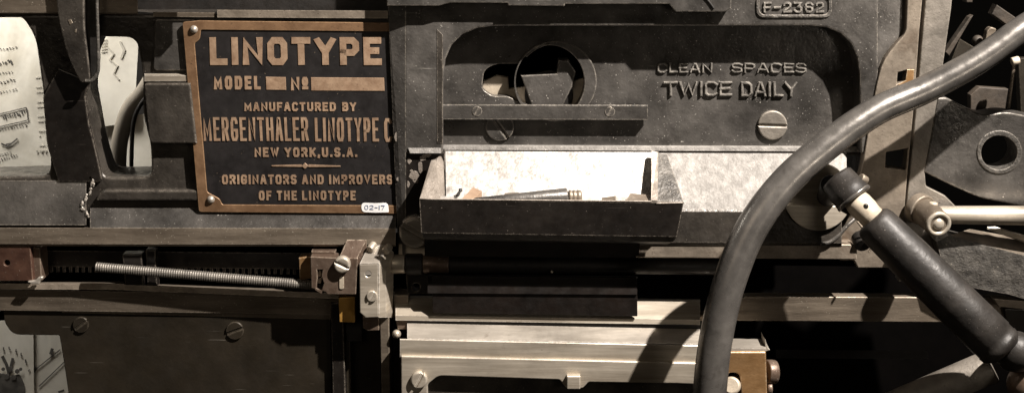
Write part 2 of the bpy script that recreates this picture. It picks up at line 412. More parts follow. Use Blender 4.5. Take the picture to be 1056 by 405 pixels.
def text_geo(s, x0, x1, yt, yb, d, st, h=0.0006, top=0.95, gap=None, slant=0.0, spacew=0.55, jit=0.0):
    """block text filling x0..x1 between yt (top) and yb (baseline), stroke st pixels"""
    H = yb-yt; ih = H-st
    ws = [spacew if c == ' ' else G[c][0] for c in s]
    gap = gap if gap is not None else st*0.75
    nglyph = sum(1 for c in s if c != ' ')
    fixed = sum((st+gap) for c in s if c != ' ')-gap
    k = (x1-x0-fixed)/max(0.01, sum(ws))
    x = x0; out = []; li = 0
    for c, wd in zip(s, ws):
        if c == ' ': x += wd*k; continue
        for pl in G[c][1]:
            pp = [(x+st/2+u*wd*k if wd else x+st/2+u*st, yb-st/2-v*ih) for u, v in pl]
            pp = [(a+slant*(yb-b), b) for a, b in pp]
            out.append(stroke_geo(pp, st/2, d, h, top, 0.00006*(li % 5), (yt, yb) if c != ',' else (yt, yb+2*st), jit)); li += 1
        x += wd*k+st+gap
    return out

# ================================================================== setting behind the machine
bw = sheet('back_wall', [(-900, -700, -0.75), (1950, -700, -0.75), (1950, 1100, -0.75), (-900, 1100, -0.75)], 'wall')
tag(bw, 'workshop wall far behind the machine, coloured near-black as if unlit', 'wall', kind='structure')

# ---- printed papers seen through the openings at the left
def poster(label, corners):
    t = thing('poster', label, 'poster', P(*corners[0]))
    sheet('sheet', corners, 'paper', t)
    return t
def ink_bar(x0, y0, x1, y1, th, d):
    u = Vector((x1-x0, y1-y0)).normalized(); nn = Vector((-u.y, u.x))*th/2
    a = [P(x0+nn.x, y0+nn.y, d), P(x1+nn.x, y1+nn.y, d), P(x1-nn.x, y1-nn.y, d), P(x0-nn.x, y0-nn.y, d)]
    return loft_geo([a, [p+Vector((0, 0.0006, 0)) for p in a]])
pd = -0.25
p1 = poster('white printed sheet behind the large left window of the frame', [(-60, -30, pd), (72, -30, pd), (86, 300, pd), (-60, 300, pd)])
g = []
def squiggle(x0, y0, x1, y1, hgt, dens, th):
    """rows of unreadable print"""
    n = max(2, int(math.hypot(x1-x0, y1-y0)/dens)); out = []
    for i in range(n):
        s = (i+0.2)/n; e = s+random.uniform(.35, .7)/n
        a = (x0+(x1-x0)*s, y0+(y1-y0)*s); b = (x0+(x1-x0)*e, y0+(y1-y0)*e)
        out.append(ink_bar(a[0], a[1]-random.uniform(0, hgt), b[0], b[1]+random.uniform(-hgt, hgt)*.5, th, pd+.0013))
    return out
for (x0, y0, x1, y1, h_, de, th) in [(-4, 68, 13, 64, 4, 2.6, 1.6), (-4, 52, 18, 49, 2, 3, .8), (-2, 76, 14, 74, 1, 3, .6), (-4, 87, 16, 82, 2, 3, .9),
        (-4, 96, 18, 92, 1, 3, .7), (2, 122, 26, 116, 4, 2.4, 1.5), (-2, 134, 28, 129, 1, 3, .8), (-2, 160, 12, 157, 1, 2.5, .6), (-2, 166, 18, 160, 2, 2.5, .8)]:
    g += squiggle(x0, y0, x1, y1, h_, de, th)
bx = [(-6, 119), (27, 111), (29, 124), (-6, 132)]
for i in range(4): g.append(ink_bar(*bx[i], *bx[(i+1) % 4], .9, pd+.0016))
for a in [(1, 148, 8, 151), (8, 151, 18, 143), (6, 149, 12, 148)]: g.append(ink_bar(*a, 1.5, pd+.0019))
obj('print', g, 'ink', p1)
g = []
for i in range(16):
    if i % 3 != 1: g.append(ink_bar(36+i*.3, 80+i*5, 40+random.uniform(1, 9), 79.6+i*5, .45, pd+.0013))
for x in (37, 42, 46): g.append(ink_bar(x, 156, x+1.8, 155.6, 2, pd+.0017))
obj('faint_print', g, 'inkgrey', p1)
pd = -0.26
p2 = poster('creased white sheet glimpsed through the narrow second window of the frame', [(88, -10, pd), (146, -10, pd), (138, 126, pd), (97, 132, pd)])
pd = -0.26
g = [stroke_geo([(112, 50), (117, 56), (113, 62), (121, 68), (117, 76), (122, 82)], .8, pd+.0009, .0002, .9, 0),
     stroke_geo([(124, 44), (128, 52), (125, 60)], 1.2, pd+.0009, .0002, .9, 0)]
for i in range(5): g.append(ink_bar(104, 42+i*3, 110, 41+i*3, .6, pd+.0013))
obj('faint_print', g, 'wash', p2)
pd = -0.27
p3 = poster('tan card below the creased sheet in the second window', [(96, 118, pd), (170, 118, pd), (172, 215, pd), (96, 215, pd)])
pd = -0.25
p4 = poster('shaded printed card in the notch under the dark cover panel', [(-60, 318, pd), (34, 318, pd), (36, 470, pd), (-60, 470, pd)])
g = []
for i in range(9):
    a = R(150-i*16); cx, cy = 8, 394
    q_ = a+random.uniform(-.8, .8); u_, v_ = cx+23*math.cos(a), cy-34*math.sin(a)
    g += [ink_bar(u_, v_, u_+1.5*math.cos(q_), v_-3.2*math.sin(q_), .9, pd+.0013), ink_bar(u_, v_, u_+1.6*math.sin(q_), v_+1.5*math.cos(q_), .8, pd+.0015)]
g += [stroke_geo([(3, 368), (7, 376), (9, 384), (8, 392)], 1.6, pd+.0009, .0002, .9, 0), stroke_geo([(13, 370), (11, 378), (9, 386)], 1.4, pd+.0011, .0002, .9, 0)]
g.append(slab_geo([(-6, 392), (2, 384), (10, 388), (20, 385), (25, 396), (27, 415), (-6, 415)], pd+.002, .0008, bev=.0001, r=3))
for k in range(8): g.append(slab_geo(circ(-4+k*3.6, 384+random.uniform(-5, 5), random.uniform(1.6, 3)), pd+.0022+.0002*k, .0008, bev=.0001))
obj('print', g, 'ink', p4)
pd = -0.255
p5 = poster('card with slanting ink marks beside the shaded card in the notch', [(33, 340, pd), (96, 318, pd), (100, 470, pd), (36, 470, pd)])
g = [ink_bar(36, 381, 62, 360, 1.0, pd+.0015), ink_bar(40, 398, 66, 373, 1.0, pd+.0015), ink_bar(52, 365, 54, 359, 3, pd+.0017), ink_bar(34, 383, 37, 378, 4, pd+.0017),
     ink_bar(30, 352, 33, 366, 1, pd+.0015), ink_bar(60, 404, 66, 402, 2, pd+.0015)]
obj('print', g, 'ink', p5)
# curved grey-brown pipe behind the second window
pp = [(P(168, 60, -.06), .0085), (P(150, 92, -.06), .0085), (P(134, 112, -.06), .0088), (P(125, 138, -.06), .0085), (P(122, 165, -.06), .0085), (P(123, 200, -.06), .0085)]
tag(obj('curved_pipe', [tube_geo(pp)], 'tube'), 'thick grey-brown curved pipe behind the second frame window', 'pipe')
pp = [(P(160, 90, -.045), .0022), (P(145, 108, -.045), .0022), (P(138, 125, -.045), .0022), (P(136, 150, -.045), .0022), (P(135, 200, -.045), .0022)]
tag(obj('thin_cable', [tube_geo(pp)], 'dark'), 'thin black cable curving beside the grey-brown pipe', 'cable')

# ================================================================== left frame casting
fd = .022
fr = thing('machine_frame', 'black cast iron frame with two rounded windows, left of the nameplate', 'machine frame', P(150, 210, fd))
win1 = [(-60, 17, 0), (3, 16, 4), (22, 17, 14), (36, 38, 16), (44, 95, 20), (52, 160, 10), (51, 181, 9), (-60, 184, 0)]
win2 = [(97, 38, 3), (140, 39, 11), (147, 75, 10), (147, 118, 10), (155, 150, 8), (156, 182, 7), (106, 183, 9), (96, 150, 10), (86, 96, 5), (88, 60, 5)]
obj('frame_body', [slab_geo([(-120, 15, 0), (206, 15, 0), (430, 19, 0), (430, 236, 0), (-120, 236, 0)], fd, .045, bev=.003, holes=[win1, win2])], 'cast', fr)
obj('raised_boss', [slab_geo([(148, 86, 4), (196, 86, 0), (203, 148, 0), (154, 148, 5)], fd+.010, .009, bev=.002)], 'cast', fr)
obj('raised_boss', [slab_geo([(160, 20, 2), (200, 20, 0), (200, 73, 0), (158, 73, 5)], fd+.003, .0034, bev=.0012)], 'worn', fr)
obj('boss_ridge', [bar_geo([(76, fd+.001), (78, fd+.0065), (84, fd+.0065), (84.8, fd+.001)], 149, 194)], 'steel', fr)  # paler metal stands in for light falling on the boss top
# foot rising toward the ledge: sloped shoulder, lower step under the nameplate
obj('shoulder', [bar_geo([(186, fd-.002), (186, fd+.002), (232, fd+.016), (232, fd-.002)], -110, 89),
                 bar_geo([(214, fd-.002), (214, fd+.001), (235, fd+.0162), (235, fd-.002)], 93, 408, 1)], 'worn', fr)
obj('shoulder_step', [slab_geo([(104, 196, 8), (214, 196, 0), (222, 207, 0), (98, 207, 3)], fd+.007, .007, bev=.0025)], 'cast', fr)
# bright chipped seam
g = []
for i in range(26):
    t = i/25; x = 92+4*math.sin(t*7)+random.uniform(-1.6, 1.6)-5*t*t; y = 180+44*t+random.uniform(-1, 1); r = random.uniform(.5, 1.9)
    g.append(slab_geo([(x+r*random.uniform(.6, 1.3)*math.cos(a*1.05), y+r*random.uniform(.6, 1.8)*math.sin(a*1.05)) for a in range(6)], fd+.003+t*.0125, .0016, bev=.0003))
ch = obj('chipped_seam', g, 'bright', fr); ch['label'] = 'line of bright bare chips in the black paint'
obj('ledge_edge', [bar_geo([(233.5, .028), (234.5, .0405), (251, .0425), (253, .040), (253, .028)], -120, 408, 1)], 'oldsteel', fr)

# ---- rail across the top left, dark recess over it
tr = thing('top_rail', 'dull horizontal steel rail running along the top left edge', 'rail', P(30, 8, .03))
obj('rail_bar', [bar_geo([(-330, .0), (-330, .030), (13.2, .030), (15, .028), (15, .0)], -120, 142, 0)], 'oldsteel', tr)  # extended up out of view to keep the work lamp off the papers
tr2 = thing('trim_strip', 'thin pale steel strip just above the nameplate border', 'strip', P(260, 15, .03))
obj('strip_bar', [bar_geo([(12.6, .0), (12.6, .0285), (17.5, .0285), (17.5, .0)], 158, 222, .5)], 'oldsteel', tr2)
obj('raised_strip', [bar_geo([(10.3, .0), (10.3, .031), (18.2, .031), (18.8, .0)], 224, 400, 1)], 'tan', tr2)
ub = slab('upper_beam', [(128, -90), (214, -90), (214, -1), (196, -1), (196, -8), (128, -8)], .060, .008, 'dark')
tag(ub, 'black beam just above the picture between hanging lever and nameplate', 'beam')
rb = slab('recess_backing', [(141, -330), (402, -330), (402, 14), (100, 12)], -.02, .02, 'dark')  # recess shade put into the colour; carried up to block the work lamp
tag(rb, 'near-black recessed plate above the pale strip over the nameplate', 'plate')

# ---- hanging lever
hl = thing('hanging_lever', 'black hooked lever hanging down over the left frame between windows', 'lever', P(80, 0, .05))
obj('lever_arm', [slab_geo([(54, -40, 0), (86, -40, 0), (87, 30, 8), (94, 84, 3), (83, 86, 3), (70, 60, 14), (60, 22, 14)], .038, .010, bev=.0016)], 'cast', hl)
obj('lever_web', [slab_geo([(84, -40, 0), (101, -40, 0), (101, 68, 6), (96, 80, 6), (90, 78, 3)], .033, .008, bev=.001)], 'dark', hl)
obj('lever_rim', [tube_geo([(P(99.5, -40, 0.041), .0017), (P(100.5, 20, 0.041), .0017), (P(101.5, 62, 0.041), .0017), (P(100.5, 75, 0.041), .0018), (P(95, 83, 0.041), .0019), (P(88, 83.5, 0.041), .0018)], 10)], 'castrough', hl)
obj('paint_chip', [slab_geo([(70, 21), (73, 20), (75, 24), (72, 26)], .0385, .001, bev=.0003), slab_geo([(77, 31), (79, 30), (79, 34), (77, 34)], .0385, .001, bev=.0003)], 'oldsteel', hl)
slab('frame_web', [(60, 70, 0), (93, 84, 0), (88, 100, 0), (92, 128, 0), (100, 160, 4), (106, 188, 6), (60, 188, 0), (48, 150, 8), (44, 100, 0)], .026, .004, 'enamel', fr, bev=.0015)

# ================================================================== nameplate
nd = .0295
npl = thing('nameplate', 'brass-bordered black nameplate with copper lettering screwed to the frame', 'nameplate', P(310, 120, nd))
obj('plate_body', [slab_geo([(196, 21.5, 3), (430, 24, 0), (430, 219.5, 0), (211, 218, 3)], nd-.001, .006, bev=.0006)], 'plateblack', npl)
# border with lobed corners round the screws
bo = [(188, 23, 3), (205, 21.5, 0), (430, 24, 0), (430, 220.5, 0), (205, 218.5, 3)]
bi = [(207, 31, 2), (428, 33, 0), (428, 212, 0), (229, 211, 2), (226.5, 205, 4), (218, 200.5, 3), (213.5, 198, 2), (200.5, 45, 2), (206, 41, 4)]
obj('border', [slab_geo(bo, nd+.0002, .0022, bev=.0005, holes=[bi])], 'brassold', npl)
for nm, args, st, sl in [
    ('title_lettering', ('LINOTYPE', 216.5, 394, 38.5, 67.5, nd-.001), 7.0, .03),
]:
    obj(nm, text_geo(*args, st, slant=-sl, gap=4.2), 'letter', npl)
obj('lettering', text_geo('MODEL', 220.5, 269, 78.5, 92.5, nd-.001, 3.3, slant=-.03), 'letter', npl)
obj('lettering', text_geo('No', 300, 318, 79.5, 93.5, nd-.001, 3.2, slant=-.03), 'letter', npl)
for q in ([(274, 79.5), (294.5, 79.8), (295, 93), (274.6, 92.8)], [(320.5, 80), (396, 80.5), (396.5, 94), (321, 93.6)]):
    o = slab('number_panel', q, nd-.0004, .0014, 'letter', npl, bev=.0003)
obj('lettering', text_geo('MANUFACTURED BY', 252, 367.5, 105.5, 114.8, nd-.001, 2.2, gap=1.6, slant=-.03, spacew=1.1), 'letter', npl)
obj('lettering', text_geo('MERGENTHALER', 210, 318.5, 121, 145.5, nd-.001, 2.8, gap=1.9, slant=-.05), 'letter', npl)
obj('lettering', text_geo('LINOTYPE', 325, 391, 121.5, 146, nd-.001, 2.9, gap=1.9, slant=-.03), 'letter', npl)
obj('lettering', text_geo('CO.', 396.5, 421, 122, 146.5, nd-.001, 3.3, gap=2, slant=-.03), 'letter', npl)
obj('lettering', text_geo('NEW YORK,U.S.A.', 262.5, 368.5, 152, 162, nd-.001, 2.4, gap=1.9, slant=-.03, spacew=.9), 'letter', npl)
obj('ornament_rule', [slab_geo([(280, 170.6), (311, 169.8), (311, 172.2), (280, 171.6)], nd-.0002, .001, bev=.0002), slab_geo([(318, 169.8), (351, 171), (351, 172), (318, 172.4)], nd-.0002, .001, bev=.0002),
     slab_geo([(314.5, 168, 0), (318, 171.2, 0), (314.5, 174.2, 0), (311, 171.2, 0)], nd, .0012, bev=.0002)], 'letter', npl)
obj('lettering', text_geo('ORIGINATORS AND IMPROVERS', 229, 405, 180, 190, nd-.001, 2.25, gap=1.6, slant=-.03, spacew=.9), 'letter', npl)
obj('lettering', text_geo('OF THE LINOTYPE', 267, 367, 196.5, 206.5, nd-.001, 2.25, gap=1.8, slant=-.03, spacew=.9), 'letter', npl)
for (x, y) in ((200, 30.5), (217.5, 205.5)):
    rv = obj('rivet', [lathe_geo(P(x, y, nd), P(x, y, nd+.0035), [(0, .004), (.35, .0037), (.75, .0024), (1, .0002)], 20)], 'bright', npl)
st = thing('sticker', 'small white date sticker on the lower right border of the nameplate', 'sticker', P(386, 213, nd))
obj('label_paper', [slab_geo([(372.5, 209, 4), (387, 209.6, 1), (400, 209, 4), (401, 218.8, 1), (387, 219.2, 3), (373, 218.6, 4)], nd+.0007, .0005, bev=.0001)], 'white', st)
obj('handwriting', text_geo('02-17', 376, 397, 211.5, 216, nd+.0008, .65, h=.0002, gap=1.4), 'blueink', st)

# ================================================================== mechanism under the left ledge
rk = thing('toothed_rack', 'black toothed rack bar in the gap under the left ledge', 'rack', P(180, 268, .0))
obj('rack_bar', [bar_geo([(258, -.012), (258, .004), (274.5, .004), (274.5, -.012)], 30, 345, 3)], 'enamel', rk)
tg = []
for i in range(46):
    x = 38+i*6.6; y = 274+(x-30)/315*3
    tg.append(slab_geo([(x, y), (x+3.3, y), (x+3.3, y+6.2), (x, y+6.2)], .003, .008, bev=.0004))
obj('teeth', tg, 'enamel', rk)
gb = sheet('gap_backing', [(-60, 240, -.03), (420, 240, -.03), (420, 330, -.03), (-60, 330, -.03)], 'void')  # added black sheet, stops light leaking through the gap
tag(gb, 'black sheet blocking light in the gap behind the toothed rack', 'plate')
sb = thing('slide_block', 'red-brown block with a small hole, at the far left under the ledge', 'block', P(20, 270, .045))
hole = circ(7, 271, 3)
obj('block_body', [slab_geo([(-60, 253.5, 0), (31, 253.5, 1), (34, 289.5, 1), (-60, 290, 0)], .040, .03, bev=.001, holes=[hole])], 'rust', sb)
obj('block_bore', [slab_geo(circ(7, 271, 3.4), .034, .002, bev=.0004)], 'dark', sb)
obj('block_side', [slab_geo([(33, 254.5), (41, 256), (43, 289), (36, 290)], .034, .02, bev=.001)], 'bracket', sb)
obj('solder_blob', [slab_geo([(28, 290), (36, 289), (39, 286), (43, 285), (44, 287), (41, 290), (40, 293), (32, 293)], .043, .004, bev=.0012, r=1)], 'bright', sb)

# threaded rod
a = P(99, 275, .042); b = P(332, 294.5, .044)
rr = .0050
secs = []; prof = []
L_ = (b-a).length; nth = 96
prof = [(0, .001), (0.0005, rr*.75)]
for i in range(nth):
    t0 = (i+.0)/nth; prof += [(t0+.002, rr*.93), (t0+.4/nth, rr*1.02), (t0+.75/nth, rr*.93)]
prof += [(1, rr*.8)]
sr = thing('threaded_rod', 'long bright threaded rod sloping down to the brown clamp', 'rod', a)
obj('rod_thread', [lathe_geo(a, b, prof, 18, smooth=False)], 'thread', sr)
obj('support_collar', [slab_geo([(126, 262, 1), (146, 262, 1), (148, 297, 1), (129, 297, 1)], .034, .012, bev=.0012), slab_geo([(150, 257, 1), (160, 258, 1), (162, 296, 1), (152, 296, 1)], .03, .01, bev=.0012)], 'enamel', sr)

# lower rail
lr = thing('lower_rail', 'long dull steel rail beneath the threaded rod', 'rail', P(150, 305, .03))
obj('rail_top', [bar_geo([(288.5, .006), (291.5, .033), (297.5, .0345), (299, .006)], -120, 128, 1), bar_geo([(290, .006), (293.4, .034), (299, .0352), (300, .006)], 128, 352, 9)], 'tan', lr)
obj('rail_face', [bar_geo([(297, -.01), (297, .0300), (318, .0290), (319, -.01)], -120, 352, 6)], 'oldsteel', lr)
# cover panel
cp = thing('cover_panel', 'large dark brown cover panel at the lower left with two slotted screws', 'panel', P(200, 360, .028))
pdp = .026
obj('panel_plate', [slab_geo([(-60, 317, 0), (3, 317, 0), (4, 332, 6), (13, 345, 9), (61, 345.5, 2), (66, 375, 0), (74, 430, 0), (342, 430, 0), (341, 322, 0)], pdp, .012, bev=.0012)], 'panel', cp)
obj('panel_bevel', [bar_geo([(316, pdp-.002), (317, pdp+.0015), (322, pdp+.0003), (322, pdp-.002)], 64, 341, 7)], 'oldsteel', cp)
screw(83, 335, pdp, 8.2, 35, .0022, 'panel', cp); screw(242, 341, pdp, 9.2, 20, .0022, 'panel', cp)

# upright strips between the panel and the clamp
gp = thing('guide_post', 'narrow dark upright post at the right end of the cover panel', 'post', P(347, 360, .02))
obj('post_bar', [slab_geo([(341, 312), (353.5, 312), (357, 430), (343.5, 430)], .033, .03, bev=.0012)], 'enamel', gp)
obj('post_lip', [slab_geo([(355.5, 330), (360.5, 330), (362.5, 430), (358, 430)], .024, .02, bev=.0008)], 'panel', gp)
o = slab('narrow_panel', [(358, 300), (392, 300), (393, 430), (362, 430)], .012, .01, 'panel'); tag(o, 'narrow brown-black panel between two upright posts', 'panel')
gp2 = thing('guide_bar', 'thin upright steel bar right of the narrow dark panel', 'bar', P(397, 360, .02))
obj('bar_body', [slab_geo([(391.5, 318), (401, 318), (402.5, 430), (394, 430)], .050, .02, bev=.001)], 'oldsteel', gp2)
obj('bar_edge', [slab_geo([(404.5, 300), (412.5, 300), (414.5, 430), (407.5, 430)], .020, .02, bev=.001)], 'cast', gp2)

# ---- brown clamp and pale block
cb = thing('clamp_block', 'brown steel clamp with slotted screw and yellow brass tab', 'clamp', P(350, 280, .0430))
obj('clamp_plate', [slab_geo([(320, 264.5, 1), (344, 265.5, 0), (369, 266, 1), (367, 303.5, 1), (337, 303.5, 1), (336, 301, 1), (321, 297, 1)], .0580, .016, bev=.001,
     holes=[[(327, 278), (332.5, 278), (331.5, 285), (334, 292), (331, 301), (326, 298), (327.5, 287)]])], 'bracket', cb)
top = [P(349.5, 266, .0575), P(368, 266.4, .0575), P(378, 247, .0440), P(358, 247, .0440)]
obj('clamp_arm', [loft_geo([top, [p+Vector((0, 0, -.011)) for p in top]])], 'bracket', cb)
obj('clamp_arm', [slab_geo([(321, 259), (346, 259), (345, 268), (321, 268)], .0470, .016, bev=.001)], 'bracket', cb)
screw(352.5, 273.5, .0580, 8.6, 155, .0062, 'steel', cb, gap=1.6)
obj('adjusting_slot', [slab_geo([(349.8, 285, 2), (354.6, 285, 2), (354.6, 298, 2), (349.8, 298, 2)], .0590, .002, bev=.0004)], 'cream', cb)
obj('bright_pin', [slab_geo(circ(329.5, 282, 2.2, 3.4), .0540, .004, bev=.0009), slab_geo([(327.5, 287), (332, 286), (331, 292), (328, 292)], .0530, .003, bev=.0006)], 'cream', cb)
obj('brass_tab', [slab_geo([(349, 306.5, 0), (366, 306, 0), (366, 332.5, 1), (350, 332, 1)], .0460, .012, bev=.0009)], 'brass', cb)
obj('inner_brass', [slab_geo([(308, 266), (321, 264), (321, 287), (309, 289)], .0380, .014, bev=.001)], 'bronze', cb)
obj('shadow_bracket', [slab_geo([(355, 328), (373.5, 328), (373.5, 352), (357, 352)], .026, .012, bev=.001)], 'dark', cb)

pb = thing('pale_block', 'pale steel block with one dark hole and one screw, right of brown clamp', 'block', P(385, 285, .0430))
fc = [(370.5, 272), (390, 271.5), (390.5, 327), (377, 327.5), (371, 322)]
obj('block_front', [slab_geo(fc, .0600, .02, bev=.0012, holes=[circ(379.5, 282.5, 2.9)])], 'steel', pb)
obj('block_hole', [slab_geo(circ(379.5, 282.5, 3.4), .0570, .002, bev=.0004)], 'dark', pb)
tp = [P(371, 271.5, .0598), P(390.3, 271, .0598), P(399, 252.5, .0440), P(380, 253, .0440)]
obj('block_top', [loft_geo([tp, [p+Vector((0, 0, -.012)) for p in tp]])], 'bright', pb)
sd = [P(390.6, 271.3, .0596), P(399.3, 252.7, .0440), P(406, 260, .0400), P(398, 280, .0560)]
lo = [P(390.6, 327, .0596), P(399, 327, .0440), P(405, 327, .0400), P(398, 327, .0560)]
obj('block_side', [loft_geo([sd, lo])], 'steel', pb)
obj('block_foot', [slab_geo([(374, 326), (391, 326), (391, 340.5, 1), (379, 341, 1), (374, 338)], .0520, .02, bev=.001)], 'bracket', pb)
for (x, y) in ((383.5, 254.5), (399.5, 256.5)):
    obj('stud', [cyl_geo(P(x-2.5, y+3, .0520), P(x+2.5, y-3, .0440), .0040)], 'steel', pb)
screw(383.5, 305.5, .0600, 5.6, 60, .0022, 'steel', pb)
slab('lower_catch', [(388, 338), (399, 338), (399, 351), (388, 351)], .0200, .012, 'dark', pb, bev=.0006)

# ================================================================== centre casting
cdp = .036
cc = thing('centre_casting', 'black cast iron casting with a wide arched pocket, right of the nameplate', 'casting', P(650, 100, cdp))
obj('casting_body', [slab_geo([(417, -330, 0), (906, -330, 0), (906, 158, 0), (888, 158, 0), (885, 27, 50), (456.5, 27, 56), (456.5, 158, 0), (417, 158, 0)], cdp, .055, bev=.0022)], 'worn', cc)  # carried up out of view to stop the work lamp passing over
# chamfered left flank of the column, and its scarred foot
fl = lambda y: [P(400+y*.041, y, .0318), P(418.5, y, cdp-.0002), P(418.5, y, 0), P(400+y*.041, y, 0)]
obj('column_flank', [loft_geo([fl(4), fl(264)])], 'worn', cc)
obj('column_inner_face', [slab_geo([(450.5, 30, 0), (456.6, 36, 0), (456.6, 148, 0), (450.5, 148, 0)], cdp+.0004, .004, bev=.0003)], 'cast', cc)
obj('column_foot', [slab_geo([(417.5, 157, 0), (459, 157, 0), (459, 251, 0), (417.5, 251, 0)], cdp-.0006, .03, bev=.0012)], 'enamel', cc)
obj('foot_slope', [loft_geo([[P(421, 152.5, cdp+.001), P(455, 152.5, cdp+.001), P(455, 152.5, .02), P(421, 152.5, .02)], [P(423, 158, cdp+.0035), P(455, 158, cdp+.0035), P(455, 158, .02), P(423, 158, .02)]])], 'ledge', cc)
g = []
def blob(x, y, r, ry=None, n=9, j=.35):
    ry = ry or r
    return [(x+r*random.uniform(1-j, 1+j)*math.cos(2*math.pi*i/n), y+ry*random.uniform(1-j, 1+j)*math.sin(2*math.pi*i/n)) for i in range(n)]
for (x, y, r, ry) in [(427, 181, 4.5, 6), (422, 166, 2, 3), (433, 172, 2.5, 6), (429, 187, 3, 2.5), (436, 163, 4, 3), (421, 190, 1.4, 3), (409, 140, 2.2, 5), (414, 147, 3, 4), (411, 185, 2, 3), (441, 160, 4, 2.4), (424, 176, 1.5, 1.2)]:
    g.append(slab_geo(blob(x, y, r, ry), (.0335 if x < 416 else cdp-.0003), .001, bev=.0002))
o = obj('paint_chips', g, 'chip', cc); o['label'] = 'grey scars where black paint has flaked away'
obj('casting_number', text_geo('F-2362', 787, 850, 2, 14, cdp-.0002, 3.0, h=.0020, top=.45, gap=2.0), 'castletter', cc)
rim = circ(0, 0, 1)
oval = [(780, -6, 9), (858, -6, 9), (858, 18.5, 9), (780, 18.5, 9)]
oval_i = [(783.2, -3, 7), (854.8, -3, 7), (854.8, 15.6, 7), (783.2, 15.6, 7)]
obj('number_rim', [slab_geo(oval, cdp+.0016, .002, bev=.0006, holes=[fillet(oval_i, 7)])], 'castrough', cc)
# right valley and rib of the same casting; valley shade put into its colour
obj('valley_floor', [slab_geo([(884, -330), (975, -330), (925, 60), (905, 160), (884, 160)], -.008, .02, bev=.001)], 'dark', cc)
obj('outer_rib', [slab_geo([(905, -60, 0), (938, -60, 0), (936, 30, 5), (921, 47, 10), (909, 62, 8), (903.5, 95, 8), (899, 130, 0), (896, 190, 0), (889, 190, 0), (893, 130, 0), (899, 90, 10)], .032, .04, bev=.0025)], 'worn', cc)

# lower right part: sloping ledge, front face, machined strip
obj('flange_line', [bar_geo([(149, .010), (149.6, .0180), (151, .0205), (154.6, .0215), (155.2, .0210), (155.4, .010)], 457, 886, 1.5)], 'ledge', cc)
obj('ledge_slope', [bar_geo([(155, .010), (155.6, .0190), (216, .058), (218, .020)], 457, 873, 1)], 'ledge', cc)
obj('lower_face', [bar_geo([(214, .02), (214.8, .058), (217, .0595), (249, .0600), (252, .058), (252, .02)], 459, 868, 1.5)], 'cast', cc)
obj('machined_strip', [slab_geo([(656, 250.5), (700, 250.5), (880, 252), (884, 256), (884, 267.5, 0), (656, 265.5, 0)], .0575, .03, bev=.0012)], 'tan', cc)
obj('end_fillet', [tube_geo([(P(846, 252, .060), .0022), (P(856, 249, .060), .0022), (P(864, 243, .059), .0022), (P(874, 232, .056), .0022), (P(883, 224, .052), .0022)], 10)], 'worn', cc)
obj('foot_strip', [slab_geo([(411, 251.5, 0), (440, 251.5, 0), (440, 265.5, 0), (411, 264, 0)], .034, .02, bev=.001)], 'cream', cc)
screw(427.5, 240, .036, 16.5, 150, .009, 'bright', cc)

# ---- overhanging cover at the top
tc_ = thing('overhanging_cover', 'stepped worn steel cover overhanging the arched pocket at the top', 'cover', P(600, 0, .06))
obj('cover_body', [slab_geo([(398, -60), (757, -60), (754, 9), (748, 12.5), (697, 12.5), (690, 4.5), (583, 4.5), (582, 6.5), (524, 6), (523.5, 3.5), (464, 3.2), (452, 6.5), (399, 6.5)], .048, .012, bev=.0012)], 'worn', tc_)
obj('cover_hook', [tube_geo([(P(722, -8, 0.0485), .0012), (P(731, 2, 0.0485), .0012), (P(736, 9, 0.0485), .0012)], 8)], 'dark', tc_)

# ---- pocket plate with warning
pk = .012
pp_ = thing('pocket_plate', 'grey-black plate inside the arched pocket with raised warning words', 'plate', P(650, 100, pk))
h1 = [(497, 92, 4), (499, 72, 8), (512, 66, 6), (536, 66, 0), (541, 58, 0)] + circ(573, 84, 39, 38, 26, 139, -139) + [(537, 107, 0), (524, 99, 6), (508, 100, 6)]
obj('plate_face', [slab_geo([(440, 0), (900, 0), (900, 160), (440, 160)], pk, .010, bev=.0008, holes=[h1])], 'worn', pp_)
obj('hole_bezel', [slab_geo(circ(573, 84, 42.5, 41.5, 48), pk+.0025, .016, bev=.0012, holes=[circ(567, 85, 35.5, 38, 48)])], 'worn', pp_)
obj('warning_lettering', text_geo('CLEAN', 677.5, 735, 64.5, 76, pk-.0006, 2.9, h=.0028, top=.3, gap=.9, jit=.3)+text_geo('SPACES', 754, 832, 64.5, 76, pk-.0006, 2.9, h=.0028, top=.3, gap=1.0, jit=.3), 'castletter', pp_)
obj('warning_lettering', text_geo('TWICE', 684.5, 755, 83.5, 100, pk-.0006, 3.7, h=.0034, top=.3, gap=.9, jit=.35)+text_geo('DAILY', 763.5, 822.5, 84, 100.5, pk-.0006, 3.7, h=.0034, top=.3, gap=1.0, jit=.35), 'castletter', pp_)
screw(797, 129.5, pk, 15.2, 178, .0035, 'greyiron', pp_, gap=2.2)
screw(515.5, 131, pk, 14.8, 125, .0035, 'worn', pp_, gap=3)
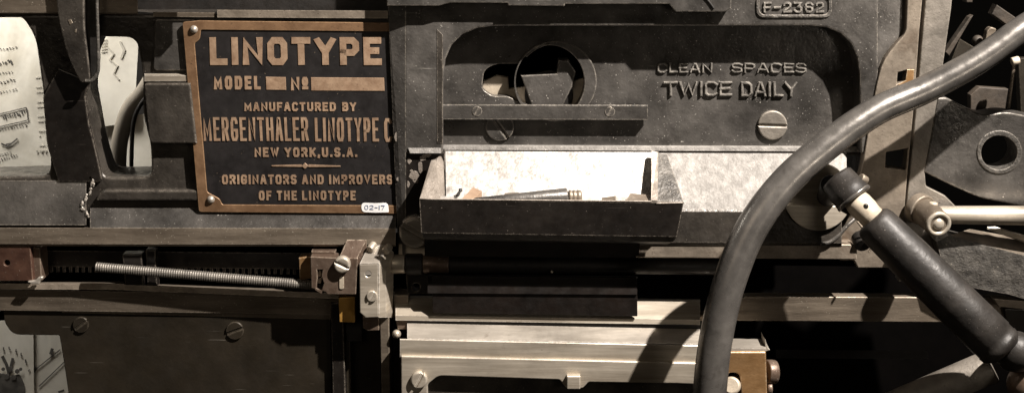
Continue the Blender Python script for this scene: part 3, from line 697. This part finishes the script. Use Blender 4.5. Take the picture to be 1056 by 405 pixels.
# things seen through the hole
o = slab('pocket_backing', [(440, 30), (900, 30), (900, 160), (440, 160)], -.05, .004, 'void'); tag(o, 'added black sheet keeping the depth of the round hole dark', 'plate')  # added to hide the lit wall and keep the hole dark
pv = thing('pivot_head', 'grey faceted pivot head deep inside the round hole', 'pivot', P(570, 90, -.02))
obj('pivot_face', [slab_geo([(537, 78), (574, 76), (576, 62), (586, 62), (594, 74), (590, 90), (577, 116), (551, 116)], .006, .014, bev=.0015)], 'worn', pv)
ib = thing('inner_bearing', 'cream bearing plate deep behind the slot and round hole', 'bearing', P(550, 90, -.03))
obj('bearing_plate', [slab_geo([(498, 84), (512, 78), (524, 80), (525, 92), (612, 80), (612, 130), (560, 128), (535, 112), (510, 104), (496, 100)], -.001, .006, bev=.001)], 'cream', ib)
obj('bearing_bore', [slab_geo(circ(566, 98, 25), .0005, .003, bev=.0006)], 'dark', ib)
# narrow strip with two small screws
sp_ = thing('retaining_strip', 'narrow grey steel strip screwed across the round hole', 'strip', P(560, 116, pk+.01))
obj('strip_body', [bar_geo([(107.5, pk+.0035), (107.7, pk+.0100), (109, pk+.0105), (123, pk+.0105), (123.5, pk+.0035)], 456, 668, .6)], 'worn', sp_)
screw(492, 114.8, pk+.0103, 5.2, 60, .0008, 'worn', sp_, gap=1.2); screw(629, 115.4, pk+.0103, 5.2, 60, .0008, 'worn', sp_, gap=1.2)

# ================================================================== tray and what lies in it
ty = thing('catch_tray', 'black open-topped metal tray with worn lining whitened for lamp glare hooked on the ledge', 'tray', P(570, 230, .1))
ft, bt = .088, .06
fa = [P(432.5, 205.3, ft), P(705, 209, ft), P(698, 244, ft-.002), P(434.5, 240, ft-.002)]
fb = [P(434.5, 240, ft-.002), P(698, 244, ft-.002), P(694, 249.5, ft-.006), P(436.5, 245.5, ft-.006)]
fc_ = [P(436.5, 245.5, ft-.006), P(694, 249.5, ft-.006), P(688, 251.5, ft-.016), P(440, 247.5, ft-.016)]
obj('tray_front', [loft_geo([q, [p+Vector((0, .0022, .0003)) for p in q]]) for q in (fa, fb, fc_)], 'enamel', ty)
obj('tray_rim', [tube_geo([(P(432.7, 205.2, ft-.0003), .0007), (P(570, 206.5, ft-.0003), .0007), (P(672, 207.6, ft-.0003), .0008)], 8), tube_geo([(P(676, 209.5, ft-.0003), .0009), (P(704, 209, ft-.0003), .0008)], 8)], 'chip', ty)
bk = [P(459.5, 155.8, .0225), P(672, 157, .0225), P(670, 204, .058), P(460, 203, .058)]
obj('glare_lining', [loft_geo([bk, [p+Vector((0, .002, -.002)) for p in bk]])], 'glarelin', ty)
fl_ = [P(446, 202, .058), P(676, 204, .058), P(684, 214, .086), P(440, 212, .086)]
obj('tray_floor', [loft_geo([fl_, [p+Vector((0, .0, -.003)) for p in fl_]])], 'glarelin', ty)
ls = [P(452, 160, .034), P(457, 156.5, .030), P(459, 205, .056), P(436, 206.5, ft-.003)]
obj('tray_end', [loft_geo([ls, [p+Vector((-.002, .001, -.001)) for p in ls]])], 'chip', ty)
rs = [P(672, 155.5, .034), P(678.5, 157, .034), P(678, 206.8, .084), P(671.5, 206.5, .083)]
obj('tray_end', [loft_geo([rs, [p+Vector((.001, .003, -.0005)) for p in rs]])], 'chip', ty)
rf = [P(676.5, 158, .033), P(688, 159.5, .030), P(689, 170, .034), P(705, 208.5, ft-.003), P(678, 208, ft-.003)]
obj('side_flange', [loft_geo([rf, [p+Vector((.001, .003, -.002)) for p in rf]])], 'castrough', ty)
wdg = [P(444.5, 166, .046), P(449, 165, .046), P(454, 205.8, .084), P(432.5, 205.8, .084)]
obj('side_flange', [loft_geo([wdg, [p+Vector((0, .004, 0)) for p in wdg]])], 'chip', ty)
ubx = [P(437.5, 246, .074), P(660, 248.5, .074), P(659, 262, .071), P(652, 265.5, .070), P(438, 264, .070)]
obj('tray_underside', [loft_geo([ubx, [p+Vector((0, .03, 0)) for p in ubx]])], 'brownblack', ty)
tl = thing('steel_punch', 'dull steel punch lying along the tray, its ringed end to the right', 'tool', P(550, 203, .085))
obj('punch_shaft', [cyl_geo(P(489, 208, .078), P(585, 203, .068), .0040, .0090)], 'worn', tl)
obj('ringed_end', [lathe_geo(P(586, 202.5, .068), P(600, 202.5, .067), [(0, .005), (.05, .0064), (.2, .0064), (.27, .0052), (.34, .0064), (.5, .0064), (.57, .0052), (.64, .0064), (.9, .0062), (1, .004)])], 'oldsteel', tl)
o = obj('wood_sliver', [loft_geo([[P(474, 207, .078), P(486, 209, .080), P(486, 213, .080), P(474, 211, .078)], [P(488, 193, .062), P(497, 197, .066), P(497, 204, .066), P(488, 200, .062)]])], 'wood')
tag(o, 'pale sliver of wood leaning at the left end of the tray', 'wood scrap')
o = obj('black_crumb', [lathe_geo(P(471, 203, .066), P(476, 194, .060), [(0, .0005), (.2, .0018), (.6, .0012), (.8, .0022), (1, .0003)], 10)], 'dark')
tag(o, 'small black crumb beside the wood sliver in the tray', 'scrap')
for x, y, l_, a_, lab in ((520, 199, 15, 4, 'short dull lead slug lying behind the punch, left of the tray centre'), (556, 197.5, 22, -3, 'long dull lead slug lying behind the thick end of the punch'), (621, 203.5, 14, 7, 'small tilted lead slug between the punch and the brown scrap')):
    c0 = P(x, y, .060); c1 = P(x+l_, y-l_*math.tan(R(a_)), .060); q0 = P(x, y+3.4, .068); q1 = P(x+l_, y-l_*math.tan(R(a_))+3.4, .068)
    tag(obj('lead_slug', [loft_geo([[c0, c1, q1, q0], [p+Vector((0, .002, -.004)) for p in (c0, c1, q1, q0)]])], 'oldsteel'), lab, 'slug', 'lead slugs in the tray')
o = obj('paper_scrap', [loft_geo([[P(645, 207, .082), P(668, 208, .080), P(668, 209, .080), P(645, 208, .082)], [P(650, 199, .066), P(670, 201, .066), P(670, 202, .066), P(650, 200.5, .066)]])], 'tan')
tag(o, 'crumpled brown scrap at the right end of the tray', 'scrap')

# ================================================================== shaft and guard below the tray
sh = thing('long_shaft', 'dark horizontal shaft with a short steel sleeve, below the tray', 'shaft', P(500, 273, .03))
obj('shaft_body', [cyl_geo(P(418, 272, .034), P(765, 274.5, .034), .0088)], 'dark', sh)
obj('sleeve', [cyl_geo(P(404, 272, .036), P(418, 272, .036), .0098)], 'steel', sh)
obj('sleeve', [cyl_geo(P(418.5, 272, .036), P(436, 272, .036), .0110)], 'dark', sh)
obj('sleeve', [cyl_geo(P(436, 272, .036), P(463, 272.3, .036), .0092)], 'bracket', sh)
obj('oil_pin', [cyl_geo(P(569, 280, .040), P(569, 280, .047), .0016)], 'steel', sh)
sk = slab('shaft_bracket', [(418, 280), (441, 280), (442, 303), (420, 303)], .030, .012, 'enamel', bev=.0012, holes=[circ(429, 296, 4)]); tag(sk, 'small black bracket under the left end of the shaft', 'bracket')
gd = thing('black_guard', 'black guard plate hanging over the pale steel bars under the tray', 'guard', P(550, 300, .04))
obj('guard_plate', [slab_geo([(445.5, 284, 1), (657, 286, 1), (657.5, 326, 1), (446, 322.5, 1)], .056, .003, bev=.0008)], 'brownblack', gd)
obj('guard_roll', [bar_geo([(283, .030), (284, .048), (292, .056), (302, .058), (303, .030)], 441, 657, 1.5)], 'brownblack', gd)

# ================================================================== pale steel bars at lower centre
jb = thing('vise_bars', 'stack of pale worn steel bars at the lower centre', 'steel bars', P(560, 340, .05))
obj('upper_bar', [bar_geo([(304, .010), (306, .030), (325, .052), (330, .053), (331, .010)], 408, 722, 4.5)], 'steel', jb)
obj('bar_groove', [bar_geo([(330, .01), (330, .0505), (333.5, .0510), (333.5, .01)], 420, 722, 5)], 'dark', jb)
obj('middle_bar', [bar_geo([(333, .010), (333, .0530), (349, .072), (350, .010)], 420, 722, 6)], 'bright', jb)
obj('front_strip', [bar_geo([(348.5, .010), (349, .0735), (350, .0742), (368.2, .0742), (368.5, .010)], 412.5, 738, 7)], 'steel', jb)
ffr = [(413.5, 367, 1), (738, 375, 0), (738, 430, 0), (414, 430, 0)]
fin = [(440, 440, 0), (441, 396, 6), (452, 387, 3), (575, 391.5, 1), (578, 395, 1), (585, 401, 1), (601, 401, 1), (606, 393.5, 1), (700, 394.5, 0), (746, 396, 0), (746, 440, 0)]
obj('front_frame', [slab_geo([(413.5, 366.8, 1), (738, 374.5, 0), (738, 396.5, 0), (700, 395, 0), (607, 393.5, 2), (601, 400, 2), (584, 400, 2), (577, 391, 2), (452, 387, 5), (441, 396, 3), (441, 440, 0), (414, 440, 0)], .0775, .02, bev=.0012)], 'steel', jb)
obj('recess_panel', [slab_geo([(436, 382), (745, 388), (745, 440), (436, 440)], .068, .008, bev=.0005)], 'cast', jb)
screw(432, 392, .0775, 8.6, 62, .0045, 'steel', jb)
obj('square_clip', [slab_geo([(584.5, 387.5, 1), (598.5, 387.5, 1), (598.5, 401, 1), (584.5, 401, 1)], .0835, .008, bev=.0012)], 'steel', jb)
obj('bar_end', [slab_geo([(406, 304, 0), (421, 304, 0), (421, 327, 0), (406, 325, 0)], .038, .02, bev=.0008)], 'oldsteel', jb)
obj('bar_end', [slab_geo([(407, 325, 1), (421, 325, 1), (421.5, 339.5, 1), (410, 339.5, 1)], .050, .02, bev=.0012)], 'bracket', jb)
obj('bolt', [lathe_geo(P(409, 344, .046), P(409, 344, .056), [(0, .0045), (.6, .0045), (.9, .003), (1, .0004)])], 'steel', jb)

bb = thing('end_block', 'tan bronze end block with pale steel cap at the right of the bars', 'block', P(770, 380, .07))
obj('steel_cap', [bar_geo([(348.5, .040), (349, .046), (358.5, .070), (362, .0705), (362, .040)], 744, 789.5, .5)], 'bright', bb)
obj('cap_lip', [slab_geo([(789, 349.5), (792, 358), (794, 360.5), (789.5, 362)], .066, .02, bev=.0006)], 'steel', bb)
obj('block_body', [slab_geo([(740, 362.5, 0), (790, 362.5, 2), (792.5, 440, 0), (736, 440, 0)], .073, .03, bev=.0016, holes=[[(749.5, 440-4, 0), (749, 384, 7), (763.5, 384, 7), (765, 440-4, 0)]])], 'bronze', bb)
obj('slot_bolt', [lathe_geo(P(757, 398, .055), P(754, 397, .079), [(0, .011), (.35, .011), (.4, .0065), (.6, .0065), (.65, .009), (.95, .009), (1, .007)])], 'cream', bb)
obj('side_knob', [cyl_geo(P(790, 383, .060), P(799.5, 383, .058), .0125)], 'bracket', bb)
obj('side_knob', [cyl_geo(P(791, 400, .066), P(796, 400, .066), .006)], 'bracket', bb)

# ================================================================== lower right: bars in the dark
sbv = thing('slide_bar', 'long brown steel bar crossing the dark space at the lower right', 'bar', P(880, 317, .03))
obj('bar_body', [slab_geo([(716, 330.5), (722, 326), (757, 312), (769, 305.5), (1000, 306.5), (1040, 308), (1040, 332.5), (757, 330.5)], .034, .012, bev=.001)], 'oldsteel', sbv)
o = obj('deep_bar', [bar_geo([(360, -.10), (360, -.08), (369, -.08), (369, -.10)], 800, 957, 1)], 'dark'); tag(o, 'faint bar deep in the blackness at lower right', 'bar')
lbk = sheet('lower_backing', [(400, 262, -.16), (1250, 262, -.16), (1250, 560, -.16), (400, 560, -.16)], 'void'); tag(lbk, 'black sheet standing in for the unlit depth behind the lower right bars', 'plate')  # added black sheet in place of empty unlit space
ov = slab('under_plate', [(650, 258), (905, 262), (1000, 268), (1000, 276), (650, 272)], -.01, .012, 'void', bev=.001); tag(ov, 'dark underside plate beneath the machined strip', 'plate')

# half disc
hd = thing('half_disc', 'pale steel disc half hidden behind the black ferrule', 'disc', P(844, 210, .07))
obj('disc_body', [slab_geo([(811, 211.5), (877, 212.5)]+circ(844, 205, 34, 33, 26, -12, -168), .0640, .010, bev=.0012)], 'steel', hd)
obj('disc_upper', [slab_geo(circ(844, 195, 31, 27, 36), .0605, .003, bev=.0008)], 'steel', hd)
obj('disc_spindle', [cyl_geo(P(853, 203, .060), P(857, 190, .09), .010)], 'dark', hd)

# ================================================================== right side plates
rp = thing('side_plate', 'tan machined side plate with square hole, right of the casting', 'plate', P(920, 150, .035))
obj('plate_body', [slab_geo([(938, -60, 0), (957, -60, 0), (948, 35, 0), (943, 105, 0), (935, 190, 0), (928, 276, 0), (885, 276, 0), (881, 268.5, 0), (866, 268.5, 0), (868, 240, 0), (880, 212, 0), (890, 170, 0), (897, 125, 0), (905, 84, 10), (910, 65, 10), (922, 48, 10), (934.5, 34, 6)], .0385, .012, bev=.0012,
     holes=[[(926, 75), (935.5, 72.5), (934, 83), (925, 87)], [(914, 157), (936, 153), (934, 175), (913, 172.5)]])], 'tan', rp)
obj('hole_lip', [slab_geo([(935.5, 72), (943, 72), (942, 86), (932, 90), (926, 87.5), (934, 83)], .0393, .001, bev=.0003)], 'bronze', rp)
obj('slot_edge', [tube_geo([(P(914, 173.5, .037), .0014), (P(923, 176, .037), .0014), (P(932, 176, .037), .0012)], 8)], 'cream', rp)
us = thing('upright_strip', 'grey steel upright strip beside the tan plate', 'strip', P(955, 150, .03))
obj('strip_body', [slab_geo([(960, -60, 0), (988, -60, 0), (981, 10, 0), (967, 106, 0), (954, 180, 0), (955, 192, 2), (975, 202, 0), (987, 214, 0), (974, 250, 0), (966, 290, 0), (927, 290, 0), (937, 190, 0), (945.5, 105, 0), (951.5, 35, 0)], .033, .012, bev=.0012)], 'greyiron', us)
slab('seam', [(948, -60), (964, -60), (952, 105), (934, 280), (922, 280), (940, 105)], .020, .004, 'dark', us)

pa = thing('pierced_arm', 'dark cast arm with a large round hole at the right edge', 'arm', P(1030, 156, .03))
ho = circ(1031, 157, 20.5, 19.5, 36)
obj('arm_body', [slab_geo([(967, 101, 0), (977, 101, 3), (1003, 115, 10), (1016, 119.5, 12), (1037, 115, 14), (1075, 123, 0), (1090, 240, 0), (1062, 214, 0), (1010, 204, 8), (985, 193, 0), (953, 177.5, 1)], .034, .026, bev=.0018, holes=[ho])], 'worn', pa)
obj('hole_bush', [slab_geo(circ(1031, 157, 23.5, 22.5, 36), .0352, .0262, bev=.001, holes=[circ(1030.5, 157.5, 18.5, 17.5, 36)])], 'castrough', pa)
# link rod
lk = thing('link_rod', 'bright round-ended link rod pivoting beside the tan plate, right edge', 'rod', P(968, 231, .08))
obj('rod_bar', [cyl_geo(P(968, 221.5, .064), P(1110, 222.5, .058), .0088, .0102)], 'steel', lk)
obj('rod_bar_edge', [bar_geo([(212, .045), (212.5, .058), (215, .058), (215, .045)], 972, 1110, .5)], 'bright', lk)
a = P(950, 216, .038); b = P(968, 231, .086)
obj('pivot_barrel', [cyl_geo(a, b, .0135, .0128)], 'oldsteel', lk)
ax = (b-a).normalized()
obj('pivot_end', [lathe_geo(b-ax*.002, b+ax*.0016, [(0, .0122), (.6, .0122), (.9, .0110), (.9, .0085), (.45, .0082), (.45, .0055), (.95, .005), (1.25, .003), (1.3, .0003)])], 'steel', lk)
obj('grease_nipple', [cyl_geo(P(962, 214, .06), P(962.5, 208.5, .06), .0042)], 'cream', lk)
obj('rod_collar', [cyl_geo(P(945, 213, .036), P(952, 217, .045), .0155)], 'tan', lk)

# lower arm with granular face
la = thing('cast_bracket', 'rough granular cast arm with pale top, under the link rod', 'arm', P(1020, 270, .04))
ft_ = [P(966, 249, .055), P(978, 243, .055), P(1090, 272, .060), P(1090, 318, .060), P(1040, 303, .058), P(1000, 296, .056), P(975, 285, .055)]
obj('arm_front', [loft_geo([ft_, [p+Vector((0, .03, 0)) for p in ft_]])], 'castrough', la)
tp_ = [P(976, 243.5, .0545), P(1090, 271, .0595), P(1090, 252, .02), P(1000, 236, .02)]
obj('arm_top', [loft_geo([tp_, [p+Vector((0, 0, -.004)) for p in tp_]])], 'tan', la)
o = obj('thin_spring', [loft_geo([[P(1018, 234, .03), P(1026, 233.5, .03), P(1026, 236, .03), P(1018, 236, .03)], [P(1080, 256, .045), P(1080, 249, .045), P(1080, 252, .04), P(1080, 259, .04)]])], 'steel'); tag(o, 'thin bright blade between link rod and granular arm', 'blade')
o = slab('far_edge_bar', [(1024, 307.5), (1080, 312), (1080, 322), (1030, 316)], .05, .01, 'tan', bev=.001); tag(o, 'pale bar end showing at the right edge beyond the handle', 'bar')
o = slab('mossy_block', [(1036, 318), (1090, 320), (1090, 345), (1040, 340)], .04, .01, 'panel', bev=.001); tag(o, 'dull green-brown block at the right edge beyond the handle', 'block')

# handle
hn = thing('handle_lever', 'thick dark cylindrical handle slanting down to the lower right', 'handle', P(905, 222, .09))
h0 = P(898, 226, .110); h1_ = P(1036, 362, .165)
obj('grip', [lathe_geo(h0, h1_, [(0, .010), (.004, .0150), (.02, .0180), (.05, .0195), (.25, .0203), (.26, .0206), (.7, .0212), (.90, .0215), (.905, .0208), (.94, .0208), (.945, .0215), (.97, .0210), (1, .016)], 40)], 'grip', hn)
n0 = P(879, 203, .104); n1 = P(906, 231, .113)
obj('neck', [lathe_geo(n0, n1, [(0, .011), (.25, .0125), (.5, .0125), (.6, .0118), (1, .0118)])], 'cream', hn)
e = (n0-n1).normalized()
obj('oil_hole', [cyl_geo(P(893, 212, .116), P(892.5, 213, .120), .0026)], 'dark', hn)
f1 = n0-e*.003; f0 = P(861, 182, .092)
obj('ferrule', [lathe_geo(f0, f1, [(0, .010), (.04, .0150), (.12, .0165), (.5, .0172), (.52, .0180), (.9, .0182), (.96, .0175), (1, .015)], 36)], 'grip', hn)
obj('ferrule_ring', [lathe_geo(f1-(f1-f0)*.10, f1+(f1-f0)*.02, [(0, .0183), (.3, .0188), (.9, .0186), (1, .0150)], 36)], 'rubber', hn)
obj('ferrule_screw', [cyl_geo(P(887, 183, .102), P(893, 187, .100), .0045)], 'oldsteel', hn)
pn = thing('stop_pin', 'oval dark stop pin below the handle neck', 'pin', P(889, 250, .06))
obj('pin_body', [cyl_geo(P(887, 244, .050), P(890, 253, .062), .0092, .0080)], 'grip', pn)
obj('pin_clip', [tube_geo([(P(884, 228, .064), .0012), (P(893, 240, .066), .0012), (P(899, 252, .064), .0013), (P(896, 260, .064), .0012)], 8)], 'oldsteel', pn)
o = obj('curved_claw', [tube_geo([(P(859, 202, .100), .0012), (P(866, 212, .101), .0033), (P(875, 217, .102), .0040), (P(884, 219, .102), .0028)], 12)], 'dark'); tag(o, 'small black claw curving under the handle neck', 'claw')

# joint, pipe at lower right corner
bj = thing('ball_joint', 'dark knuckle joint under the handle end, bottom right corner', 'joint', P(1045, 370, .13))
def ball(p, r, k=1.0): return lathe_geo(p+Vector((0, 0, -r*k)), p+Vector((0, 0, r*k)), [(0.5-0.5*math.cos(math.pi*i/14), r*math.sin(math.pi*i/14)) for i in range(15)], 32)
obj('knuckle', [ball(P(1047, 362, .150), .0195)], 'grip', bj)
obj('knuckle', [ball(P(1062, 396, .143), .021)], 'bracket', bj)
pi_ = thing('steel_pipe', 'worn dark steel pipe entering at the bottom right', 'pipe', P(980, 395, .1))
obj('pipe_body', [cyl_geo(P(880, 436, .085), P(1023, 377, .112), .0150, .0165, b=.002)], 'greyiron', pi_)

# bits in the dark at top right
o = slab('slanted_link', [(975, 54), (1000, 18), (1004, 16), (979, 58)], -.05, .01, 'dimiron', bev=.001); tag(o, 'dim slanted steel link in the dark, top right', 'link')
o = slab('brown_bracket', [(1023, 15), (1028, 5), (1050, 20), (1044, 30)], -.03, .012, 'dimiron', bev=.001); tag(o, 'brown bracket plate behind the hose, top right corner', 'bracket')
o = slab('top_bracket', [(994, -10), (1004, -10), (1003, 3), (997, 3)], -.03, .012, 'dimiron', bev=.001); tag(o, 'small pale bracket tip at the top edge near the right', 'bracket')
hk = thing('small_hook', 'small pale hooked lug poking over the hose, top right', 'hook', P(1020, 36, 0))
obj('hook_tip', [slab_geo([(1016, 44, 1), (1018, 32, 2), (1022, 28, 2), (1028, 30, 2), (1026, 36, 1), (1023, 36, 0), (1022, 46, 0)], 0, .008, bev=.0012)], 'oldsteel', hk)
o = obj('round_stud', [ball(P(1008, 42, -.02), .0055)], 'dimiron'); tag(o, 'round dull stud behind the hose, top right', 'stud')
vr = thing('valve_rod', 'thin upright pale rod with a white cap at the right edge', 'rod', P(1045, 80, 0))
obj('rod_shaft', [cyl_geo(P(1046, 66, -.01), P(1040, 112, -.01), .0016)], 'oldsteel', vr)
obj('rod_cap', [cyl_geo(P(1043, 64, -.008), P(1051, 62, -.008), .0042)], 'cream', vr)
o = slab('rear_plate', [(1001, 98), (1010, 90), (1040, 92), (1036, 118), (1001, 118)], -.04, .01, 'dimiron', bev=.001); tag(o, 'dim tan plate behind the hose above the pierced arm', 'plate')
o = slab('rear_bar', [(978, 70), (990, 40), (1010, 52), (1000, 80)], -.12, .01, 'panel', bev=.001); tag(o, 'dark bar deep in the top right machinery', 'bar')
o = slab('upright_bracket', [(1050, 60), (1080, 60), (1080, 120), (1053, 120)], -.09, .01, 'panel', bev=.001); tag(o, 'dark frame edge behind the white-capped rod', 'frame')

# ================================================================== hose
hp = [(1150, -45, .070, .0121), (1100, 2, .077, .0123), (1056, 29, .084, .0125), (1008, 63, .092, .0128), (955, 92, .098, .0131), (905, 114, .106, .0134), (858, 146, .118, .0140), (812, 186, .130, .0146), (777, 232, .138, .0151), (755, 282, .144, .0153), (742, 330, .148, .0156), (734, 380, .151, .0159), (730, 440, .153, .0161), (728, 520, .155, .0161)]
hs = obj('rubber_hose', [tube_geo([(P(x, y, d), r) for x, y, d, r in hp], 32, 10)], 'rubber')
tag(hs, 'thick grey rubber hose curving from top right to bottom centre', 'hose')

# ================================================================== lamps
def lamp(name, typ, loc, tgt, energy, col, **k):
    l = bpy.data.lights.new(name, typ); l.energy = energy; l.color = col
    for a_, v in k.items(): setattr(l, a_, v)
    o = bpy.data.objects.new(name, l); COL.objects.link(o); o.location = loc
    o.rotation_euler = (Vector(tgt)-Vector(loc)).to_track_quat('-Z', 'Y').to_euler()
    return o
base = P(860, 50, 0)
kk = .80
lamp('work_lamp', 'SPOT', base+Vector((.80*kk, -1.0*kk, 1.70*kk)), P(600, 190, .05), 560, (1, .915, .835), shadow_soft_size=.015, spot_size=R(52), spot_blend=1.0)
lamp('front_fill', 'AREA', (-.8, -1.6, .8), (-.1, 0, 0), 2.2, (1, .84, .66), size=.9)  # added soft fill, no such source is seen
lamp('side_fill', 'AREA', (1.05, -1.25, .12), (.1, 0, 0), 1.6, (1, .88, .74), size=.22)  # added unseen lamp to put highlights on hose and handle

lamp('rear_room_lamp', 'AREA', (-.68, .07, .46), (-.50, .25, .05), 5, (1, .95, .86), size=.2)
